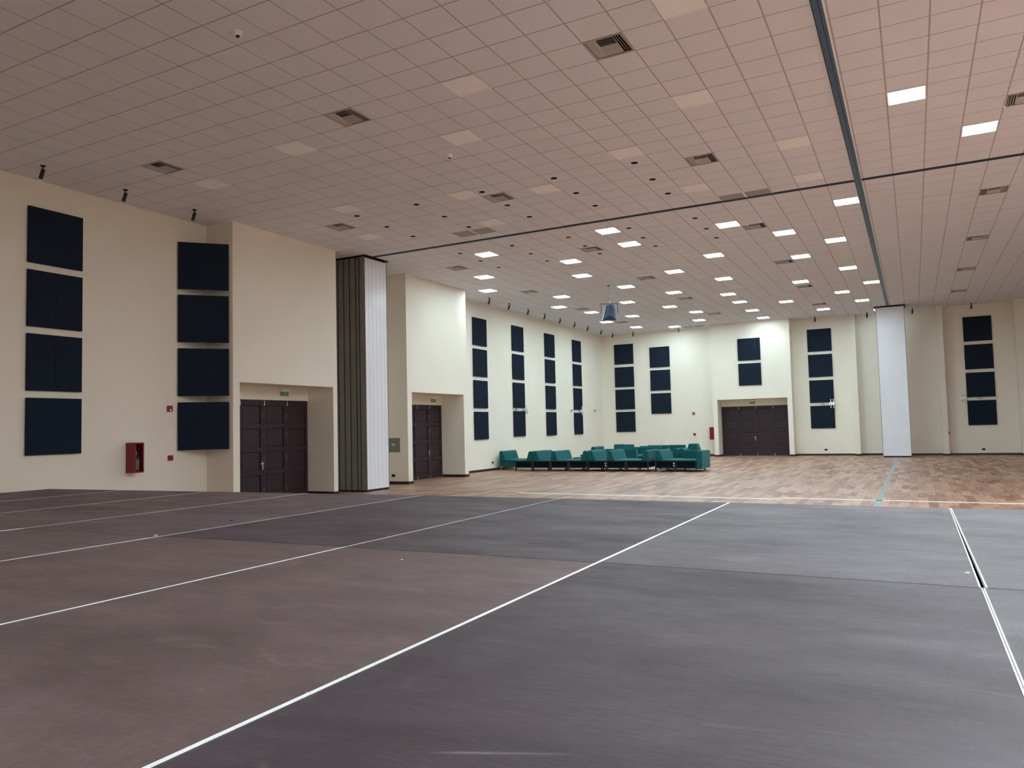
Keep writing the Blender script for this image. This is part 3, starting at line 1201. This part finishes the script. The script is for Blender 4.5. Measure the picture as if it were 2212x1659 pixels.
# rear narrow, front wide; bottom smaller than top; leaning
top = [(-.30, .24), (.30, .24), (.27, .05), (.07, -.22), (-.07, -.22), (-.27, .05)]
vs0 = [bm.verts.new((x * .98, y * .95, 0.0 + (0.10 if y < 0 else 0.0))) for x, y in top]
vs1 = [bm.verts.new((x * .74 + .07, y * .85 + .02, 0.58)) for x, y in top]
for i in range(6):
    j = (i + 1) % 6
    bm.faces.new((vs0[i], vs0[j], vs1[j], vs1[i]))
bm.faces.new(vs0)
bm.faces.new(vs1)
obj('cabinet', bm, MT['speaker'], t, bevel=.01, seg=1)
bm = B()
prism(bm, [(-.25, .04), (.26, .04), (.25, .54), (-.14, .54)], 'y', .228, .245)
obj('front_grille', bm, MT['black'], t)
bm = B()
box(bm, -.33, .33, -.02, .02, .62, .64)
box(bm, -.33, -.31, -.02, .02, .25, .62)
box(bm, .31, .33, -.02, .02, .25, .62)
obj('yoke', bm, MT['black'], t)
bm = B()
cyl(bm, (0, 0, .64), (0, 0, .72), .045, .025, 14)
obj('swivel', bm, MT['chrome'], t)
bm = B()
cyl(bm, (0, 0, .72), (0, 0, CEIL - 6.02 - .02), .011, n=8)
cyl(bm, (0, 0, .80), (0, 0, .84), .03, n=12)
obj('rod', bm, MT['cable'], t)
bm = B()
cyl(bm, (0, 0, CEIL - 6.02 - .02), (0, 0, CEIL - 6.02), .06, n=16)
obj('ceiling_plate', bm, MT['black'], t)

# ------------------------------------------------------------------ floor strips
def strip(p, q, w, mtl, lab):
    p, q = Vector((*p, 0)), Vector((*q, 0))
    d = (q - p).normalized()
    n = Vector((-d.y, d.x, 0)) * w / 2
    bm = B()
    a = [bm.verts.new(v + Vector((0, 0, z))) for z in (0.0, 0.003) for v in (p - n, q - n, q + n, p + n)]
    for f in ((0, 1, 2, 3), (4, 5, 6, 7), (0, 1, 5, 4), (1, 2, 6, 5), (2, 3, 7, 6), (3, 0, 4, 7)):
        bm.faces.new([a[i] for i in f])
    return tag(obj('floor_tape', bm, mtl), lab, 'floor tape', 'tape strips on the wooden floor')


strip((-10.1, 19.72), (-2.9, 19.44), .17, MT['tape'], 'floor tape whitened by painted sheen just past the stage, left length')
strip((-2.95, 19.74), (9.0, 19.0), .17, MT['tape'], 'floor tape whitened by painted sheen past the stage, right length')
strip((-0.80, 17.0), (-0.78, 41.5), .13, MT['bluetape'], 'grey tape running from stage to the right partition')
strip((-14.9, 19.9), (-10.3, 19.8), .05, MT['base'], 'thin dark floor strip continuing left of the sheen-whitened tape')

# ------------------------------------------------------------------ stage decks
ST = EYE - 0.52
U = 0.52
colx = [-8.13, -6.99, -5.85, -4.70, -3.53, -2.322, -1.098, 0.160, 1.385, 2.61]
# deck edge y per seam x for front row / middle row
fy = [5.00, 5.05, 5.10, 5.14, 5.20, 5.175, 5.152, 5.115, 5.13, 5.13]
my = [2.72, 2.73, 2.735, 2.74, 2.765, 2.785, 2.790, 2.765, 2.763, 2.763]
by = [y - 2.42 for y in my]
rowlab = ['front row by the floor', 'second row', 'row nearest the camera']
RIM = [[.0004, .0004, .0004, .0015, .0024, .0008, .0055, .0050, .002, .002],
       [.0004, .0004, .0004, .0032, .0006, .0025, .0046, .0038, .002, .002]]
pick = [[1, 1, 0, 1, 2, 2, 3, 3, 3], [0, 0, 1, 0, 0, 0, 2, 3, 3], [0, 1, 0, 1, 0, 0, 2, 1, 0]]  # lamp-tinted boards mostly towards the right
for r_ in range(3):
    Y1 = [fy, my, by][r_]
    Y0 = [my, by, [y - 2.42 for y in by]][r_]
    for c_ in range(9):
        xl, xr = colx[c_], colx[c_ + 1]
        gl = gr = 0.0007
        gaps = {}
        lab = 'dark plywood stage deck, %s of nine from the left, %s' % (ORD[c_], rowlab[r_])
        xc, yc = (xl + xr) / 2, (Y0[c_] + Y1[c_]) / 2
        t = thing('stage_deck', lab, 'stage deck', (xc, yc, 0), 0, 'plywood stage decks')
        # local corner positions
        p = {('l', 0): [xl + gl, Y0[c_] + .0035], ('r', 0): [xr - gr, Y0[c_ + 1] + .0035],
             ('l', 1): [xl + gl, Y1[c_] - .0035], ('r', 1): [xr - gr, Y1[c_ + 1] - .0035]}
        if c_ == 7:      # decks right of the open joint
            if r_ == 0:
                p[('l', 0)][0] += 0.008
                p[('l', 1)][0] += 0.001
            else:
                p[('l', 0)][0] += 0.001
                p[('l', 1)][0] += 0.001
        if c_ == 6 and r_ == 0:
            p[('r', 0)][0] -= 0.003
            p[('r', 1)][0] -= 0.000
        rims = {'l': RIM[min(r_, 1)][c_], 'r': RIM[min(r_, 1)][c_ + 1]}

        def LP(s, v, z, inset=0.0):
            """corner in local coordinates, inset sideways"""
            q = p[(s, v)]
            return (q[0] - xc + (inset if s == 'l' else -inset), q[1] - yc, z)
        bm = B()
        ti, bi = ST, ST - .03
        V = [bm.verts.new(LP(s, v, z, rims[s])) for z in (bi, ti) for s, v in (('l', 0), ('r', 0), ('r', 1), ('l', 1))]
        for f in ((0, 3, 2, 1), (4, 5, 6, 7), (0, 1, 5, 4), (1, 2, 6, 5), (2, 3, 7, 6), (3, 0, 4, 7)):
            bm.faces.new([V[i] for i in f])
        obj('deck_board', bm, DECK[pick[r_][c_]], t)
        zj = 0.0 if not (r_ == 0 and c_ < 5) else -0.001
        for s in ('l', 'r'):
            bm = B()
            V = []
            for z in (ST - .012, ST + .0015 + zj):
                for v in (0, 1):
                    a = LP(s, v, z, 0.0)
                    b = LP(s, v, z, rims[s])
                    V += [bm.verts.new(a), bm.verts.new(b)]
            # V: z0v0a z0v0b z0v1a z0v1b z1v0a z1v0b z1v1a z1v1b
            for f in ((0, 2, 3, 1), (4, 5, 7, 6), (0, 1, 5, 4), (2, 6, 7, 3), (0, 4, 6, 2), (1, 3, 7, 5)):
                bm.faces.new([V[i] for i in f])
            obj('side_rail', bm, MT['alu'], t)
        bm = B()
        box(bm, (xl - xc) + .02, (xr - xc) - .02, Y1[c_] - yc - .05, Y1[c_] - yc - .012, ST - .09, ST - .031)
        box(bm, (xl - xc) + .02, (xr - xc) - .02, Y0[c_] - yc + .012, Y0[c_] - yc + .05, ST - .09, ST - .031)
        obj('cross_rail', bm, MT['alu'], t)
        for sx in (-1, 1):
            for sy in (-1, 1):
                bm = B()
                lx = sx * ((xr - xl) / 2 - .07)
                ly = sy * 1.08
                cyl(bm, (lx, ly, 0.0), (lx, ly, ST - .0305), .022, n=10)
                obj('leg', bm, MT['alu'], t)


t = thing('stage_light_block', 'unseen black skirt added round the plywood stage to keep light from beneath', 'added light block', (0, 0, 0))  # added, unseen: blocks light from the space under the decks
for a, b in (((-8.13, 4.98), (2.60, 5.12)), ((-8.11, -2.0), (-8.11, 4.97)), ((2.58, -2.0), (2.58, 5.1)), ((-8.1, -2.02), (2.57, -2.02))):
    v = Vector((b[0] - a[0], b[1] - a[1], 0))
    n_ = int(v.length / .06)
    w_ = Vector((-v.y, v.x, 0)).normalized()
    bm = B()
    ring = []
    for i in range(n_ + 1):
        p_ = Vector((*a, 0)) + v * (i / n_) + w_ * (.012 * math.sin(i * 1.7))
        ring.append([bm.verts.new((p_.x + o_.x, p_.y + o_.y, z)) for o_ in (w_ * 0, w_ * -.004) for z in (0.003, ST - .092)])
    for i in range(n_):
        A_, B_ = ring[i], ring[i + 1]
        for u0, u1 in ((0, 1), (1, 3), (3, 2), (2, 0)):
            bm.faces.new((A_[u0], B_[u0], B_[u1], A_[u1]))
    obj('light_block_cloth', bm, MT['hole'], t)


def onstage(px, py):
    v = rr * ((px - 1106) / F_PX) + uu * (-(py - 829.5) / F_PX) + ff
    k = (ST - EYE) / v.z
    return v.x * k, v.y * k


def bit(px, py, r, mtl, lab, name='debris_chip', rz=0.3):
    x, y = onstage(px, py)
    bm = B()
    n = 7
    rg = random.Random(int(px))
    bot = [bm.verts.new((math.cos(2 * math.pi * i / n) * r * rg.uniform(.6, 1.1), math.sin(2 * math.pi * i / n) * r * .5 * rg.uniform(.7, 1.1), 0)) for i in range(n)]
    tp = [bm.verts.new((v.co.x * .7, v.co.y * .7, r * .35)) for v in bot]
    for i in range(n):
        j = (i + 1) % n
        bm.faces.new((bot[i], bot[j], tp[j], tp[i]))
    bm.faces.new(list(reversed(bot)))
    bm.faces.new(tp)
    o = obj(name, bm, mtl)
    o.location = (x, y, ST)
    o.rotation_euler = (0, 0, rz)
    tag(o, lab, 'debris', 'bits of debris on the stage')


bit(500, 1125, .016, MT['black'], 'small black pebble on the stage below the nearest door')
bit(2090, 1238, .012, MT['tape'], 'white flake beside the open joint of the stage')
bit(748, 1462, .007, MT['chip'], 'pale chip along the bright stage seam, upper one', rz=.5)
bit(667, 1498, .007, MT['chip'], 'pale chip along the bright stage seam, lower one', rz=.5)
bit(337, 1157, .014, MT['chip'], 'pale wood chip on the left stage seam corner')
bit(868, 1209, .007, MT['tape'], 'tiny white speck in the middle of the stage')


# ------------------------------------------------------------------ green modular sofas
def seat_unit(name, label, loc, rz, w, ln, back='wedge', frame=True, low=False, cat='sofa'):
    """Seat faces local +x. Origin at the near left floor corner; x across (depth), y along (length).
    back: 'wedge' leaning cushion, 'box' straight upholstered back, None."""
    t = thing(name, label, cat, loc, rz, 'green modular seating')
    zt = 0.46
    bm = B()
    box(bm, .015, w - .015, .03, ln - .03, .16, .40)
    obj('seat_base', bm, MT['tealshade'] if frame else MT['teal'], t, bevel=.01)  # framed units take the shaded base colour
    bm = B()
    box(bm, 0.005, w - .005, .0, ln, .39, zt)
    obj('seat_cushion', bm, MT['teal'], t, bevel=.025, seg=3)
    if back == 'wedge':
        bm = B()
        prism(bm, [(0.005, .455), (.31, .455), (.20, .80), (.16, .845), (.05, .845), (0.015, .80)], 'y', 0.0, ln)
        obj('backrest', bm, MT['teal'], t, bevel=.018, seg=3)
    elif back == 'box':
        bm = B()
        box(bm, -.20, 0.02, 0, ln, .11, .80)
        obj('backrest', bm, MT['teal'], t, bevel=.02, seg=3)
    if frame:
        for yy in (-.035, ln):
            bm = B()
            box(bm, 0, w, yy, yy + .035, .415, .445)
            box(bm, .05, w - .05, yy + .005, yy + .03, .14, .165)
            obj('frame_rail', bm, MT['walnut'], t)
            for xx in (0, w - .055):
                boxobj('leg', (xx, xx + .055, yy, yy + .035, 0, .415), MT['walnut'], t)
    else:
        for xx in (.06, w - .06):
            for yy in (.08, ln - .08):
                bm = B()
                cyl(bm, (xx, yy, 0), (xx, yy, .165), .018, .022, 10)
                obj('leg', bm, MT['chrome'], t)
    return t


L1 = 1.62
FY = 29.72
# facing +x: origin at left ; facing -x: rotated 180 deg, origin at far right corner
def faceR(x0, x1, y0, ln, lab, **k):
    return seat_unit('modular_sofa', lab, (x0, y0, 0), 0, x1 - x0, ln, **k)


def faceL(x0, x1, y0, ln, lab, **k):
    return seat_unit('modular_sofa', lab, (x1, y0 + ln, 0), math.pi, x1 - x0, ln, **k)


faceR(-16.52, -15.72, 30.35, 1.35, 'dark green sofa against the left wall, leftmost of all', frame=False)
faceL(-15.40, -14.56, FY + .04, L1, 'green sofa turned left, second from the left wall', )
faceR(-14.54, -13.71, FY, L1, 'green sofa, left of the first adjoining pair facing right')
faceR(-13.69, -12.88, FY, L1, 'green sofa, right of the first adjoining pair facing right')
faceL(-12.86, -12.02, FY, L1, 'green sofa with long open seat, turned left, mid front row')
faceR(-12.00, -11.20, FY, L1, 'green sofa, left of the second adjoining pair facing right')
faceR(-11.18, -10.36, FY, L1, 'green sofa, right of the second adjoining pair facing right')
faceL(-10.34, -9.42, FY, L1, 'green sofa turned left, its back against the gap in the row')
faceR(-9.16, -8.37, FY, L1, 'green sofa right of the gap in the front row')
t = faceL(-8.35, -7.50, FY - .02, 1.35, 'green corner sofa closing the right end of the front row', back='box')
bm = B()
box(bm, .02, .80, -.02, .16, .11, .80)
obj('side_backrest', bm, MT['teal'], t, bevel=.02, seg=3)
# second row behind the right end
faceL(-9.62, -8.77, 31.75, .85, 'small green sofa behind the right end, turned left', frame=False)
faceR(-8.75, -7.90, 31.75, .85, 'small green sofa behind the right end, turned right', frame=False)
# rear groups; near side is -y
def faceN(x0, x1, y1, dp, lab, **k):   # seat faces the camera (-y)
    return seat_unit('modular_sofa', lab, (x0, y1, 0), -Q, dp, x1 - x0, **k)


def faceB(x0, x1, y0, dp, lab, **k):   # back towards the camera, seat faces +y
    return seat_unit('modular_sofa', lab, (x1, y0, 0), Q, dp, x1 - x0, **k)


faceB(-12.75, -11.10, 33.45, .85, 'green sofa with its dark back to the camera behind the front row', back='box')
faceN(-12.75, -10.75, 35.85, .9, 'green sofa facing camera in the middle of the group', back='box')
faceN(-12.3, -10.85, 37.45, .85, 'green sofa facing camera one row behind the middle one', back='box')
faceN(-12.3, -10.35, 38.75, .85, 'wide green sofa facing camera at the rear of the group', back='box')
seat_unit('ottoman', 'low dark green ottoman seen between the front row backs', (-13.80, 32.35, 0), 0, .60, .7, back=None, frame=False, cat='ottoman')
faceL(-14.75, -13.95, 35.5, 1.3, 'green sofa with rounded dark back behind the front row left', frame=False)
faceN(-14.50, -13.95, 39.9, .85, 'narrow green armchair at the rear left, left one', frame=False)
faceN(-13.70, -13.20, 39.3, .85, 'narrow green armchair at the rear left, right one', frame=False)
faceL(-10.83, -10.07, 39.1, .55, 'green sofa at the rear right, turned left', frame=False)
faceR(-10.05, -9.29, 39.1, .55, 'green sofa at the rear right, turned right', frame=False)
t = thing('power_table', 'small dark wooden table with round white socket among the sofas', 'side table', (-10.05, 35.2, 0))
boxobj('table_top', (0, .7, 0, .6, .47, .50), MT['walnut'], t, bevel=.004)
boxobj('table_body', (.03, .67, .03, .57, .12, .47), MT['walnut'], t)
for a, b in ((.05, .05), (.60, .05), (.05, .50), (.60, .50)):
    boxobj('leg', (a, a + .05, b, b + .05, 0, .12), MT['walnut'], t)
bm = B()
cyl(bm, (.30, .03, .30), (.30, .012, .30), .065, n=20)
so = obj('socket_cover', bm, MT['whitemetal'], t)
bm = B()
cyl(bm, (.30, .012, .30), (.30, .008, .30), .03, n=16)
obj('socket_hole', bm, MT['black'], so)
for xx, lab in ((-11.27, 'round white sockets on the front frame between second pair sofas'), (-8.44, 'round white sockets on the front frame left of the corner sofa')):
    t = thing('power_socket', lab, 'socket', (xx, FY - .035, 0), 0, 'sofa frame sockets')
    for z in (.33, .24):
        bm = B()
        cyl(bm, (.04, 0, z), (.04, -.012, z), .026, n=14)
        obj('socket_face', bm, MT['whitemetal'], t)
